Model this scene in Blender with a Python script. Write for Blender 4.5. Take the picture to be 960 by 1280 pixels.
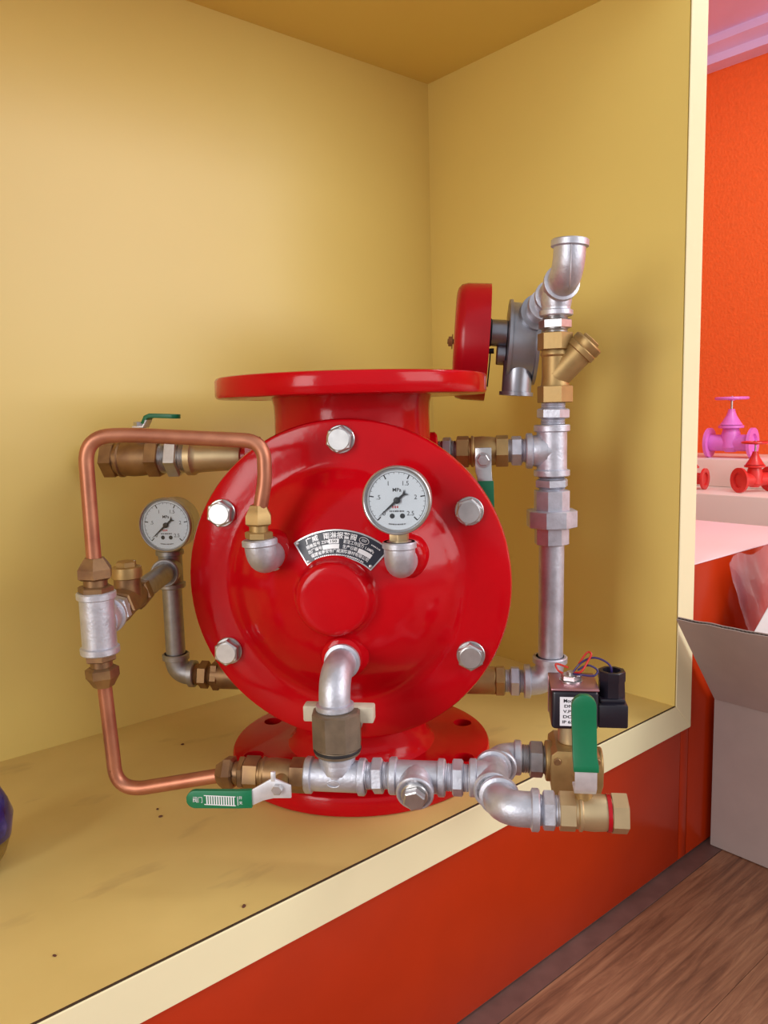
import bpy, bmesh, math, random
from mathutils import Vector, Matrix, noise

# ------------------------------------------------------------------ reset
for o in list(bpy.data.objects):
    bpy.data.objects.remove(o, do_unlink=True)
scene = bpy.context.scene
COL = scene.collection
PI = math.pi
V = Vector

# ------------------------------------------------------------------ camera, world, lights, exposure
FLOOR = -0.21          # room floor; z = 0 is the surface of the cabinet shelf
cam_data = bpy.data.cameras.new('camera')
cam = bpy.data.objects.new('camera', cam_data)
COL.objects.link(cam)
cam_data.sensor_fit = 'VERTICAL'
cam_data.sensor_height = 36.0
cam_data.lens = 36.0 * 980.91 / 1280.0
cam_data.clip_start = 0.01
_r = V((0.76010298, -0.64934193, -0.02446484))
_u = V((0.09918732, 0.0787331, 0.99194908))
_f = V((0.64218793, 0.75641005, -0.12425175))
cam.matrix_world = Matrix(((_r.x, _u.x, -_f.x, -0.49824), (_r.y, _u.y, -_f.y, -0.62590),
                           (_r.z, _u.z, -_f.z, 0.36), (0, 0, 0, 1)))
scene.camera = cam

world = bpy.data.worlds.new('room_light')
scene.world = world
world.use_nodes = True
bg = world.node_tree.nodes['Background']
bg.inputs[0].default_value = (0.95, 0.95, 1.0, 1)
bg.inputs[1].default_value = 0.64


def area_light(name, loc, target, sx, sy, power, color):
    d = bpy.data.lights.new(name, 'AREA')
    d.shape = 'RECTANGLE'
    d.size, d.size_y, d.energy, d.color = sx, sy, power, color
    o = bpy.data.objects.new(name, d)
    COL.objects.link(o)
    o.location = loc
    o.rotation_euler = (V(target) - V(loc)).to_track_quat('-Z', 'Y').to_euler()
    return o


area_light('window_daylight', (1.25, -2.9, 1.25), (0.3, 0.1, 0.45), 2.2, 1.7, 60, (1.0, 0.98, 0.98))
area_light('side_window_daylight', (-2.5, -0.66, 0.75), (0.3, -0.1, 0.4), 0.75, 1.5, 34, (1.0, 0.99, 0.97))
area_light('far_bench_fill', (1.10, -0.75, 1.62), (2.0, 0.55, 0.25), 0.6, 0.6, 15, (1.0, 0.97, 0.97))  # unseen fill light, added to brighten the far bench and orange wall

vs = scene.view_settings
vs.view_transform = 'Standard'
vs.look = 'None'
vs.gamma = 1.0
vs.use_curve_mapping = False
vs.exposure = 0.0


# ------------------------------------------------------------------ materials
def srgb(r, g, b):
    return tuple(((c / 255) / 12.92 if c / 255 <= 0.04045 else ((c / 255 + 0.055) / 1.055) ** 2.4) for c in (r, g, b))


def mat(name, col, rough=0.5, metal=0.0, var=0.0, vscale=30.0, bump=0.0, bscale=200.0, coat=0.0, rvar=0.0,
        col2=None, spec=0.5, bdist=0.001):
    m = bpy.data.materials.new(name)
    m.use_nodes = True
    nt = m.node_tree
    p = nt.nodes['Principled BSDF']
    p.inputs['Roughness'].default_value = rough
    p.inputs['Metallic'].default_value = metal
    p.inputs['Coat Weight'].default_value = coat
    p.inputs['Coat Roughness'].default_value = 0.08
    p.inputs['Specular IOR Level'].default_value = spec
    tc = nt.nodes.new('ShaderNodeTexCoord')
    n = nt.nodes.new('ShaderNodeTexNoise')
    n.inputs['Scale'].default_value = vscale
    n.inputs['Detail'].default_value = 5
    nt.links.new(tc.outputs['Object'], n.inputs['Vector'])
    ramp = nt.nodes.new('ShaderNodeValToRGB')
    ramp.color_ramp.elements[0].position = 0.3
    ramp.color_ramp.elements[1].position = 0.7
    c2 = col2 if col2 else tuple(c * (1 - var) for c in col)
    ramp.color_ramp.elements[0].color = (*c2, 1)
    ramp.color_ramp.elements[1].color = (*col, 1)
    nt.links.new(n.outputs['Fac'], ramp.inputs['Fac'])
    nt.links.new(ramp.outputs['Color'], p.inputs['Base Color'])
    if rvar:
        mr = nt.nodes.new('ShaderNodeMapRange')
        mr.inputs['To Min'].default_value = max(0.02, rough - rvar)
        mr.inputs['To Max'].default_value = rough + rvar
        nt.links.new(n.outputs['Fac'], mr.inputs['Value'])
        nt.links.new(mr.outputs['Result'], p.inputs['Roughness'])
    if bump:
        nb = nt.nodes.new('ShaderNodeTexNoise')
        nb.inputs['Scale'].default_value = bscale
        nb.inputs['Detail'].default_value = 3
        nt.links.new(tc.outputs['Object'], nb.inputs['Vector'])
        b = nt.nodes.new('ShaderNodeBump')
        b.inputs['Strength'].default_value = bump
        b.inputs['Distance'].default_value = bdist
        nt.links.new(nb.outputs['Fac'], b.inputs['Height'])
        nt.links.new(b.outputs['Normal'], p.inputs['Normal'])
    return m


def wood_material():
    m = bpy.data.materials.new('laminate_wood')
    m.use_nodes = True
    nt = m.node_tree
    p = nt.nodes['Principled BSDF']
    p.inputs['Roughness'].default_value = 0.42
    tc = nt.nodes.new('ShaderNodeTexCoord')
    info = nt.nodes.new('ShaderNodeObjectInfo')
    add = nt.nodes.new('ShaderNodeVectorMath')
    add.operation = 'ADD'
    sc = nt.nodes.new('ShaderNodeVectorMath')
    sc.operation = 'SCALE'
    sc.inputs['Scale'].default_value = 17.0
    nt.links.new(info.outputs['Random'], sc.inputs[0])
    nt.links.new(tc.outputs['Object'], add.inputs[0])
    nt.links.new(sc.outputs[0], add.inputs[1])
    mp = nt.nodes.new('ShaderNodeMapping')
    mp.inputs['Scale'].default_value = (5.0, 75.0, 10.0)
    nt.links.new(add.outputs[0], mp.inputs['Vector'])
    n1 = nt.nodes.new('ShaderNodeTexNoise')
    n1.inputs['Scale'].default_value = 1.6
    n1.inputs['Detail'].default_value = 8
    n1.inputs['Roughness'].default_value = 0.68
    n1.inputs['Distortion'].default_value = 0.6
    nt.links.new(mp.outputs[0], n1.inputs['Vector'])
    r = nt.nodes.new('ShaderNodeValToRGB')
    r.color_ramp.elements[0].position = 0.30
    r.color_ramp.elements[0].color = (0.11, 0.045, 0.025, 1)
    r.color_ramp.elements[1].position = 0.72
    r.color_ramp.elements[1].color = (0.40, 0.20, 0.105, 1)
    e = r.color_ramp.elements.new(0.5)
    e.color = (0.25, 0.11, 0.058, 1)
    nt.links.new(n1.outputs['Fac'], r.inputs['Fac'])
    nt.links.new(r.outputs['Color'], p.inputs['Base Color'])
    b = nt.nodes.new('ShaderNodeBump')
    b.inputs['Strength'].default_value = 0.25
    b.inputs['Distance'].default_value = 0.0006
    nt.links.new(n1.outputs['Fac'], b.inputs['Height'])
    nt.links.new(b.outputs['Normal'], p.inputs['Normal'])
    return m


def film_material(name, tint, ior=1.45, rough=0.02, body=0.0, body_col=(1, 1, 1)):
    """clear sheet: see-through with fresnel gloss, plus a little milky body"""
    m = bpy.data.materials.new(name)
    m.use_nodes = True
    nt = m.node_tree
    nt.nodes.remove(nt.nodes['Principled BSDF'])
    out = nt.nodes['Material Output']
    t = nt.nodes.new('ShaderNodeBsdfTransparent')
    t.inputs[0].default_value = (*tint, 1)
    g = nt.nodes.new('ShaderNodeBsdfGlossy')
    g.inputs['Roughness'].default_value = rough
    fr = nt.nodes.new('ShaderNodeFresnel')
    fr.inputs['IOR'].default_value = ior
    mx = nt.nodes.new('ShaderNodeMixShader')
    nt.links.new(fr.outputs[0], mx.inputs[0])
    nt.links.new(t.outputs[0], mx.inputs[1])
    nt.links.new(g.outputs[0], mx.inputs[2])
    last = mx
    if body:
        d = nt.nodes.new('ShaderNodeBsdfDiffuse')
        d.inputs[0].default_value = (*body_col, 1)
        m2 = nt.nodes.new('ShaderNodeMixShader')
        m2.inputs[0].default_value = body
        nt.links.new(mx.outputs[0], m2.inputs[1])
        nt.links.new(d.outputs[0], m2.inputs[2])
        last = m2
    nt.links.new(last.outputs[0], out.inputs['Surface'])
    return m


M = {}
M['yellow'] = mat('yellow_melamine', (0.80, 0.615, 0.180), 0.34, var=0.04, vscale=5, spec=0.45)
M['shelf'] = mat('worn_yellow_melamine', (0.74, 0.56, 0.20), 0.42, vscale=7, col2=(0.63, 0.465, 0.155), rvar=0.06)


def add_smudges(m):
    nt = m.node_tree
    p = nt.nodes['Principled BSDF']
    src = p.inputs['Base Color'].links[0].from_socket
    tc = [n for n in nt.nodes if n.bl_idname == 'ShaderNodeTexCoord'][0]
    mp = nt.nodes.new('ShaderNodeMapping')
    mp.inputs['Scale'].default_value = (9, 26, 9)
    mp.inputs['Rotation'].default_value = (0, 0, 0.7)
    n = nt.nodes.new('ShaderNodeTexNoise')
    n.inputs['Scale'].default_value = 1.0
    n.inputs['Detail'].default_value = 6
    r = nt.nodes.new('ShaderNodeValToRGB')
    r.color_ramp.elements[0].position = 0.60
    r.color_ramp.elements[0].color = (0, 0, 0, 1)
    r.color_ramp.elements[1].position = 0.80
    r.color_ramp.elements[1].color = (0.6, 0.6, 0.6, 1)
    mx = nt.nodes.new('ShaderNodeMixRGB')
    mx.inputs[2].default_value = (0.26, 0.15, 0.07, 1)
    nt.links.new(tc.outputs['Object'], mp.inputs['Vector'])
    nt.links.new(mp.outputs[0], n.inputs['Vector'])
    nt.links.new(n.outputs['Fac'], r.inputs['Fac'])
    nt.links.new(r.outputs['Color'], mx.inputs[0])
    nt.links.new(src, mx.inputs[1])
    nt.links.new(mx.outputs[0], p.inputs['Base Color'])


add_smudges(M['shelf'])
M['cream'] = mat('cream_edge_banding', (0.88, 0.80, 0.50), 0.38, var=0.04, vscale=12)
M['glue'] = mat('dark_glue', (0.05, 0.025, 0.01), 0.8)
M['orange'] = mat('glossy_orange_panel', (0.44, 0.028, 0.0025), 0.25, var=0.08, vscale=20, spec=0.22)
M['far_orange'] = mat('textured_orange_wall', (0.95, 0.15, 0.02), 0.6, var=0.10, vscale=60, bump=0.5, bscale=120, bdist=0.004)
M['pale'] = mat('pink_lit_laminate', (0.88, 0.68, 0.70), 0.35, var=0.04, vscale=6)  # pink of the overexposed light is mixed into the pale yellow top
M['bench_white'] = mat('cream_white_laminate', (0.93, 0.86, 0.78), 0.4, var=0.03, vscale=6)
M['lilac'] = mat('pink_lit_soffit', (0.82, 0.66, 1.0), 0.5, var=0.06, vscale=8)  # the pink light over the far side is put into the soffit colour
M['wood'] = wood_material()
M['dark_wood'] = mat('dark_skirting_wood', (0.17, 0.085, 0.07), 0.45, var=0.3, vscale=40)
M['red'] = mat('red_enamel', (0.52, 0.0022, 0.007), 0.14, var=0.10, vscale=25, bump=0.12, bscale=140, spec=0.21, rvar=0.03)
M['gong_red'] = mat('dark_red_enamel', (0.42, 0.005, 0.012), 0.26, var=0.1, vscale=40, spec=0.3)
M['galv'] = mat('galvanised_iron', (0.62, 0.63, 0.70), 0.46, 0.72, var=0.22, vscale=90, bump=0.25, bscale=350, rvar=0.08)
M['steel'] = mat('bright_zinc_steel', (0.56, 0.55, 0.55), 0.32, 0.9, var=0.15, vscale=120, rvar=0.06)
M['white_steel'] = mat('pale_plated_steel', (0.80, 0.80, 0.84), 0.42, 0.55, var=0.15, vscale=150)
M['cast'] = mat('grey_die_cast', (0.36, 0.37, 0.41), 0.34, 0.75, var=0.12, vscale=60)
M['brass'] = mat('dull_brass', (0.44, 0.29, 0.115), 0.48, 0.7, var=0.22, vscale=70, bump=0.12, bscale=300, rvar=0.08)
M['old_brass'] = mat('tarnished_brass', (0.36, 0.215, 0.095), 0.46, 0.75, vscale=60, col2=(0.20, 0.11, 0.06), rvar=0.1)
M['pale_brass'] = mat('pale_machined_brass', (0.60, 0.46, 0.26), 0.42, 0.75, var=0.15, vscale=60)
M['bronze'] = mat('grey_brown_bronze', (0.25, 0.19, 0.13), 0.5, 0.55, var=0.3, vscale=90)
M['copper'] = mat('aged_copper', (0.52, 0.22, 0.125), 0.42, 0.7, vscale=40, col2=(0.36, 0.13, 0.075), rvar=0.1)
M['rubber'] = mat('black_rubber', (0.015, 0.013, 0.014), 0.6)
M['coil'] = mat('black_moulded_plastic', (0.012, 0.010, 0.018), 0.32)
M['green'] = mat('green_vinyl_grip', (0.0, 0.17, 0.068), 0.38, var=0.12, vscale=80)
M['white'] = mat('white_dial', (0.80, 0.84, 0.90), 0.5)
M['ink'] = mat('black_ink', (0.01, 0.01, 0.015), 0.5)
M['blue_ink'] = mat('blue_black_plate_ground', (0.012, 0.014, 0.028), 0.35)
M['red_ink'] = mat('red_print', (0.6, 0.05, 0.06), 0.5)
M['silver_print'] = mat('silver_lettering', (0.78, 0.78, 0.80), 0.4, 0.2)
M['label_white'] = mat('white_sticker', (0.80, 0.79, 0.84), 0.45)
M['tape'] = mat('pale_masking_tape', (0.60, 0.53, 0.40), 0.7, var=0.15, vscale=150)
M['bracket'] = mat('pinkish_coil_bracket', (0.50, 0.26, 0.30), 0.3, 0.8)
M['wire_red'] = mat('red_wire', (0.55, 0.03, 0.02), 0.4)
M['wire_blue'] = mat('dark_blue_wire', (0.03, 0.015, 0.10), 0.4)
M['card'] = mat('grey_brown_cardboard', (0.40, 0.31, 0.28), 0.85, var=0.08, vscale=25, bump=0.15, bscale=180)
M['card_edge'] = mat('cardboard_cut_edge', (0.20, 0.145, 0.11), 0.9)
M['paper'] = mat('white_paper', (0.80, 0.76, 0.74), 0.7)
M['magenta'] = mat('pink_veiled_enamel', (0.80, 0.20, 0.70), 0.35, var=0.1, vscale=40)  # valve colour with the pink veiling light painted in
M['far_red'] = mat('light_red_enamel', (0.75, 0.035, 0.03), 0.3, var=0.15, vscale=40)
M['glass'] = film_material('gauge_glass', (0.97, 0.98, 0.98), 1.35, 0.03)
M['film'] = film_material('clear_plastic_film', (0.97, 0.88, 0.92), 1.5, 0.08, 0.12, (0.92, 0.60, 0.72))
M['thread'] = mat('grey_pipe_thread', (0.42, 0.41, 0.42), 0.45, 0.8, var=0.2, vscale=150)
M['rust'] = mat('rusty_bolt', (0.30, 0.13, 0.05), 0.6, 0.4, var=0.3, vscale=200)
M['crumb'] = mat('brown_crumb', (0.10, 0.03, 0.015), 0.8)


def bag_material():
    m = mat('blue_gold_foil', (0.10, 0.075, 0.26), 0.25, 0.3, coat=0.4)
    nt = m.node_tree
    ramp = [n for n in nt.nodes if n.bl_idname == 'ShaderNodeValToRGB'][0]
    nz = [n for n in nt.nodes if n.bl_idname == 'ShaderNodeTexNoise'][0]
    nz.inputs['Scale'].default_value = 55
    ramp.color_ramp.elements[0].color = (0.03, 0.012, 0.045, 1)
    ramp.color_ramp.elements[1].color = (0.19, 0.14, 0.42, 1)
    e = ramp.color_ramp.elements.new(0.5)
    e.color = (0.035, 0.03, 0.20, 1)
    return m


M['foil'] = bag_material()
M['gold_foil'] = mat('olive_gold_foil', (0.30, 0.20, 0.05), 0.35, 0.3, var=0.5, vscale=60)


# ------------------------------------------------------------------ mesh helpers
def basis(axis):
    a = V(axis).normalized()
    h = V((0, 0, 1)) if abs(a.z) < 0.9 else V((1, 0, 0))
    e1 = h.cross(a).normalized()
    e2 = a.cross(e1).normalized()
    return e1, e2, a


class MB:
    def __init__(self):
        self.v, self.f, self.m = [], [], []

    def add(self, verts, faces, mi=0):
        b = len(self.v)
        self.v += [tuple(x) for x in verts]
        for fc in faces:
            self.f.append(tuple(b + i for i in fc))
            self.m.append(mi)

    def lathe(self, o, axis, prof, seg=28, rot=0.0, mi=0, caps=True):
        """prof: list of (t along axis, radius)"""
        e1, e2, a = basis(axis)
        o = V(o)
        vs_, fs = [], []
        n = len(prof)
        for (t, r) in prof:
            for k in range(seg):
                g = rot + 2 * PI * k / seg
                vs_.append(o + a * t + (e1 * math.cos(g) + e2 * math.sin(g)) * r)
        for i in range(n - 1):
            for k in range(seg):
                k2 = (k + 1) % seg
                fs.append((i * seg + k, i * seg + k2, (i + 1) * seg + k2, (i + 1) * seg + k))
        if caps:
            fs.append(tuple(range(seg - 1, -1, -1)))
            fs.append(tuple((n - 1) * seg + k for k in range(seg)))
        self.add(vs_, fs, mi)
        return self

    def cyl(self, p0, p1, r0, r1=None, seg=28, bev=0.0, mi=0):
        r1 = r0 if r1 is None else r1
        p0, p1 = V(p0), V(p1)
        L = (p1 - p0).length
        if bev:
            prof = [(0, r0 - bev), (bev, r0), (L - bev, r1), (L, r1 - bev)]
        else:
            prof = [(0, r0), (L, r1)]
        return self.lathe(p0, p1 - p0, prof, seg, mi=mi)

    def hex(self, p0, p1, r, rot=0.0, ch=0.12, sides=6, mi=0):
        """hexagon prism with chamfered corners; r = across-corner radius"""
        p0, p1 = V(p0), V(p1)
        L = (p1 - p0).length
        c = r * ch
        return self.lathe(p0, p1 - p0, [(0, r - c), (c * 0.6, r), (L - c * 0.6, r), (L, r - c)], sides, rot, mi)

    def thread(self, p0, p1, r, pitch=0.0018, mi=0):
        p0, p1 = V(p0), V(p1)
        L = (p1 - p0).length
        n = max(2, int(L / pitch))
        prof = []
        for i in range(n):
            prof += [(L * i / n, r * 0.93), (L * (i + 0.5) / n, r)]
        prof.append((L, r * 0.93))
        return self.lathe(p0, p1 - p0, prof, 22, mi=mi)

    def sweep(self, pts, r, seg=16, mi=0, caps=True):
        pts = [V(p) for p in pts]
        n = len(pts)
        rr = r if isinstance(r, (list, tuple)) else [r] * n
        T = []
        for i in range(n):
            d = pts[min(i + 1, n - 1)] - pts[max(i - 1, 0)]
            T.append(d.normalized())
        e1, e2, _ = basis(T[0])
        vs_, fs = [], []
        for i in range(n):
            if i:
                e1 = (e1 - T[i] * e1.dot(T[i])).normalized()
            e2 = T[i].cross(e1)
            for k in range(seg):
                g = 2 * PI * k / seg
                vs_.append(pts[i] + (e1 * math.cos(g) + e2 * math.sin(g)) * rr[i])
        for i in range(n - 1):
            for k in range(seg):
                k2 = (k + 1) % seg
                fs.append((i * seg + k, i * seg + k2, (i + 1) * seg + k2, (i + 1) * seg + k))
        if caps:
            fs.append(tuple(range(seg - 1, -1, -1)))
            fs.append(tuple((n - 1) * seg + k for k in range(seg)))
        self.add(vs_, fs, mi)
        return self

    def box(self, lo, hi, mi=0, R=None, c=None):
        x0, y0, z0 = lo
        x1, y1, z1 = hi
        vs_ = [V((x, y, z)) for x in (x0, x1) for y in (y0, y1) for z in (z0, z1)]
        if R is not None:
            c = V(c)
            vs_ = [c + R @ (p - c) for p in vs_]
        self.add(vs_, [(0, 1, 3, 2), (4, 6, 7, 5), (0, 4, 5, 1), (2, 3, 7, 6), (0, 2, 6, 4), (1, 5, 7, 3)], mi)
        return self

    def prism(self, outline, o, ex, ey, depth, mi=0):
        """extrude a 2D outline (in ex, ey) by the vector depth"""
        o, ex, ey, depth = V(o), V(ex), V(ey), V(depth)
        n = len(outline)
        a = [o + ex * x + ey * y for x, y in outline]
        b = [p + depth for p in a]
        fs = [tuple(range(n - 1, -1, -1)), tuple(range(n, 2 * n))]
        fs += [(i, (i + 1) % n, n + (i + 1) % n, n + i) for i in range(n)]
        self.add(a + b, fs, mi)
        return self

    def build(self, name, mats, parent=None, smooth=35, bevel=0.0, bseg=2):
        me = bpy.data.meshes.new(name)
        me.from_pydata(self.v, [], self.f)
        if not isinstance(mats, (list, tuple)):
            mats = [mats]
        for m in mats:
            me.materials.append(m)
        if len(mats) > 1:
            me.polygons.foreach_set('material_index', self.m)
        bm = bmesh.new()
        bm.from_mesh(me)
        bmesh.ops.recalc_face_normals(bm, faces=bm.faces)
        bm.to_mesh(me)
        bm.free()
        ob = bpy.data.objects.new(name, me)
        COL.objects.link(ob)
        if bevel:
            md = ob.modifiers.new('bevel', 'BEVEL')
            md.width = bevel
            md.segments = bseg
            md.limit_method = 'ANGLE'
            md.angle_limit = math.radians(40)
            dg = bpy.context.evaluated_depsgraph_get()
            me2 = bpy.data.meshes.new_from_object(ob.evaluated_get(dg))
            ob.modifiers.clear()
            ob.data = me2
            me2.name = name
            me = me2
        if smooth:
            me.polygons.foreach_set('use_smooth', [True] * len(me.polygons))
            me.set_sharp_from_angle(angle=math.radians(smooth))
        if parent:
            ob.parent = parent
        return ob


def fillet(pts, r, n=8):
    """polyline with rounded corners; r may be a list (one per inner corner)"""
    pts = [V(p) for p in pts]
    out = [pts[0]]
    for i in range(1, len(pts) - 1):
        rad = r[i - 1] if isinstance(r, (list, tuple)) else r
        a, b, c = pts[i - 1], pts[i], pts[i + 1]
        d1, d2 = (a - b).normalized(), (c - b).normalized()
        p1, p2 = b + d1 * rad, b + d2 * rad
        for k in range(n + 1):
            t = k / n
            out.append(p1 * (1 - t) ** 2 + b * 2 * t * (1 - t) + p2 * t * t)
    out.append(pts[-1])
    return out


def text_mesh(s, size, align='CENTER', weight=0.0):
    cu = bpy.data.curves.new('t', 'FONT')
    cu.body = s
    cu.size = size
    cu.align_x = align
    cu.align_y = 'CENTER'
    cu.offset = weight
    cu.resolution_u = 3
    ob = bpy.data.objects.new('t', cu)
    COL.objects.link(ob)
    dg = bpy.context.evaluated_depsgraph_get()
    me = bpy.data.meshes.new_from_object(ob.evaluated_get(dg))
    vs_ = [(v.co.x, v.co.y) for v in me.vertices]
    fs = [tuple(p.vertices) for p in me.polygons]
    bpy.data.objects.remove(ob, do_unlink=True)
    bpy.data.curves.remove(cu)
    bpy.data.meshes.remove(me)
    return vs_, fs


def add_text(mb, s, size, fn, align='CENTER', width=None, mi=0, weight=0.0):
    vs_, fs = text_mesh(s, size, align, weight)
    if not vs_:
        return
    if width:
        xs = [x for x, y in vs_]
        w = max(xs) - min(xs)
        c = (max(xs) + min(xs)) / 2
        vs_ = [((x - c) * width / w, y) for x, y in vs_]
    mb.add([fn(x, y) for x, y in vs_], fs, mi)


def fine_print(mb, fn, width, h, n, mi=0):
    """print too small to read: a row of short irregular strokes"""
    rr = random.Random(n)
    for k in range(n):
        x0 = -width / 2 + width * k / n
        x1 = x0 + width / n * rr.uniform(0.5, 0.8)
        a = h * rr.uniform(0.35, 0.5)
        mb.add([fn(x0, -a), fn(x1, -a), fn(x1, a), fn(x0, a)], [(0, 1, 2, 3)], mi)


def tag(o, label, cat, group=None):
    o['label'] = label
    o['category'] = cat
    if group:
        o['group'] = group
    return o


def empty(name, loc=(0, 0, 0), rz=0.0):
    o = bpy.data.objects.new(name, None)
    COL.objects.link(o)
    o.empty_display_size = 0.05
    o.location = loc
    o.rotation_euler = (0, 0, rz)
    return o


def struct(o):
    o['kind'] = 'structure'
    return o


def boxobj(name, lo, hi, m, parent=None, bevel=0.0):
    return MB().box(lo, hi).build(name, m, parent, smooth=30 if bevel else 0, bevel=bevel)


# ------------------------------------------------------------------ the room
XL, XR, YF, YB, ZT = -1.0, 0.356, -0.155, 0.2564, 0.84

floor = struct(boxobj('floor', (-3.0, -4.0, FLOOR - 0.05), (2.2, 1.6, FLOOR - 0.004), M['dark_wood']))
rnd = random.Random(4)
PW, PL = 0.125, 1.1
plank_me = {}
row = 0
y = YF - 0.022
while y > -2.6:
    x = -2.4 + rnd.uniform(-0.5, 0.3)
    while x < 2.1:
        x1 = min(x + PL, 2.1)
        key = round(x1 - x, 3)
        if key not in plank_me:
            pl = MB().box((0, -PW + 0.0006, -0.004), (x1 - x - 0.0006, 0, 0)).build('plank', M['wood'], floor, smooth=30,
                                                                                 bevel=0.0)
            plank_me[key] = pl.data
        else:
            pl = bpy.data.objects.new('plank', plank_me[key])
            COL.objects.link(pl)
            pl.parent = floor
        pl.location = (x, y, FLOOR)
        x = x1
    y -= PW

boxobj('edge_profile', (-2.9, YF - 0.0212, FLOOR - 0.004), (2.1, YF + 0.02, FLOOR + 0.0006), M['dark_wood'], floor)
struct(boxobj('wall_right', (2.1, -2.6, FLOOR), (2.2, 1.6, 2.2), M['far_orange']))
struct(boxobj('wall_back', (-3.0, 1.5, FLOOR), (2.1, 1.6, 2.2), M['far_orange']))
# stepped cornice above the orange wall
mb = MB()
prof = [(2.1, 1.437), (2.035, 1.437), (2.035, 1.462), (1.985, 1.475), (1.985, 1.50), (1.62, 1.50), (1.62, 1.58), (2.1, 1.58)]
mb.prism(prof, (0, -2.6, 0), (1, 0, 0), (0, 0, 1), (0, 4.1, 0))
struct(mb.build('trim_1', M['lilac'], None, smooth=0))
struct(boxobj('baseboard_front', (-1.1, YF + 0.004, FLOOR), (0.76, YF + 0.016, FLOOR + 0.012), M['dark_wood']))

# ------------------------------------------------------------------ display cabinet
cab = tag(empty('display_cabinet', (-0.3, 0.05, FLOOR)),
          'open yellow display cabinet with cream front edges on an orange-red plinth', 'cabinet')
CO = V((-0.3, 0.05, FLOOR))


def cabpart(name, lo, hi, m, bevel=0.0):
    o = MB().box(V(lo) - CO, V(hi) - CO).build(name, m, cab, smooth=30 if bevel else 0, bevel=bevel)
    return o


cabpart('shelf_board', (XL, YF + 0.0015, -0.034), (XR, YB, 0.0), M['shelf'])
cabpart('back_panel', (XL - 0.035, YB, -0.036), (XR + 0.034, YB + 0.018, ZT + 0.035), M['yellow'])
cabpart('side_panel', (XR, YF + 0.0008, -0.0345), (XR + 0.034, YB, ZT + 0.034), M['yellow'])
cabpart('side_panel', (XL - 0.034, YF + 0.0008, -0.0345), (XL, YB, ZT + 0.034), M['yellow'])
cabpart('top_panel', (XL, YF + 0.0008, ZT), (XR, YB, ZT + 0.034), M['yellow'])
# front edge banding, mitred into a frame, with the dark glue line along the shelf
e0, e1 = YF - 0.0016, YF


def edge(outline):
    mb = MB()
    mb.prism([(x - CO.x, z - CO.z) for x, z in outline], (0, e0 - CO.y, 0), (1, 0, 0), (0, 0, 1), (0, e1 - e0, 0))
    return mb.build('edge_strip', M['cream'], cab, smooth=30, bevel=0.0005, bseg=1)


a_, b_ = 0.0, 0.0355
edge([(XL - b_, -b_), (XR + b_, -b_), (XR, -0.0004), (XL, -0.0004)])
edge([(XR + b_, -b_), (XR + b_, ZT + b_), (XR, ZT), (XR, -0.0004)])
edge([(XL - b_, -b_), (XL, -0.0004), (XL, ZT), (XL - b_, ZT + b_)])
edge([(XL - b_, ZT + b_), (XL, ZT), (XR, ZT), (XR + b_, ZT + b_)])
cabpart('glue_line', (XL, YF, -0.02), (XR, YF + 0.0015, 0.0001), M['glue'])
cabpart('plinth_panel', (XL - 0.03, YF + 0.001, FLOOR + 0.004), (0.3722, YF + 0.017, -0.0362), M['orange'], 0.0008)
cabpart('plinth_panel', (0.3732, YF + 0.001, FLOOR + 0.004), (0.3912, YF + 0.017, -0.0362), M['orange'], 0.0008)
cabpart('plinth_panel', (XL - 0.03, YF + 0.3, FLOOR), (0.39, YF + 0.316, -0.0362), M['orange'])

# ------------------------------------------------------------------ neighbouring counter and far bench
ct = tag(empty('display_counter', (0.57, 0.05, FLOOR)),
         'low glossy orange counter with pale top beside the yellow cabinet', 'counter')
CT = V((0.57, 0.05, FLOOR))
for nm, lo, hi, m, bv in (
        ('front_panel', (0.3922, YF + 0.001, FLOOR + 0.004), (0.744, YF + 0.018, 0.1680), M['orange'], 0.0008),
        ('side_panel', (0.727, YF + 0.0185, FLOOR), (0.744, 0.30, 0.1680), M['orange'], 0.0),
        ('back_panel', (0.3922, 0.30, FLOOR), (0.744, 0.316, 0.1680), M['orange'], 0.0),
        ('counter_top', (0.3922, YF + 0.0005, 0.1682), (0.747, 0.32, 0.170), M['pale'], 0.0004)):
    MB().box(V(lo) - CT, V(hi) - CT).build(nm, m, ct, smooth=30 if bv else 0, bevel=bv)

bench = tag(empty('stepped_bench', (1.85, 0.2, FLOOR)), 'pale two-step display bench along the orange wall', 'bench')
BO = V((1.85, 0.2, FLOOR))
for nm, lo, hi in (('lower_step', (1.6, -2.0, FLOOR), (2.099, 1.45, 0.116)),
                   ('upper_step', (1.80, -2.0, 0.1165), (2.099, 1.45, 0.199))):
    MB().box(V(lo) - BO, V(hi) - BO).build(nm, M['bench_white'], bench, smooth=30, bevel=0.003)


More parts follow.
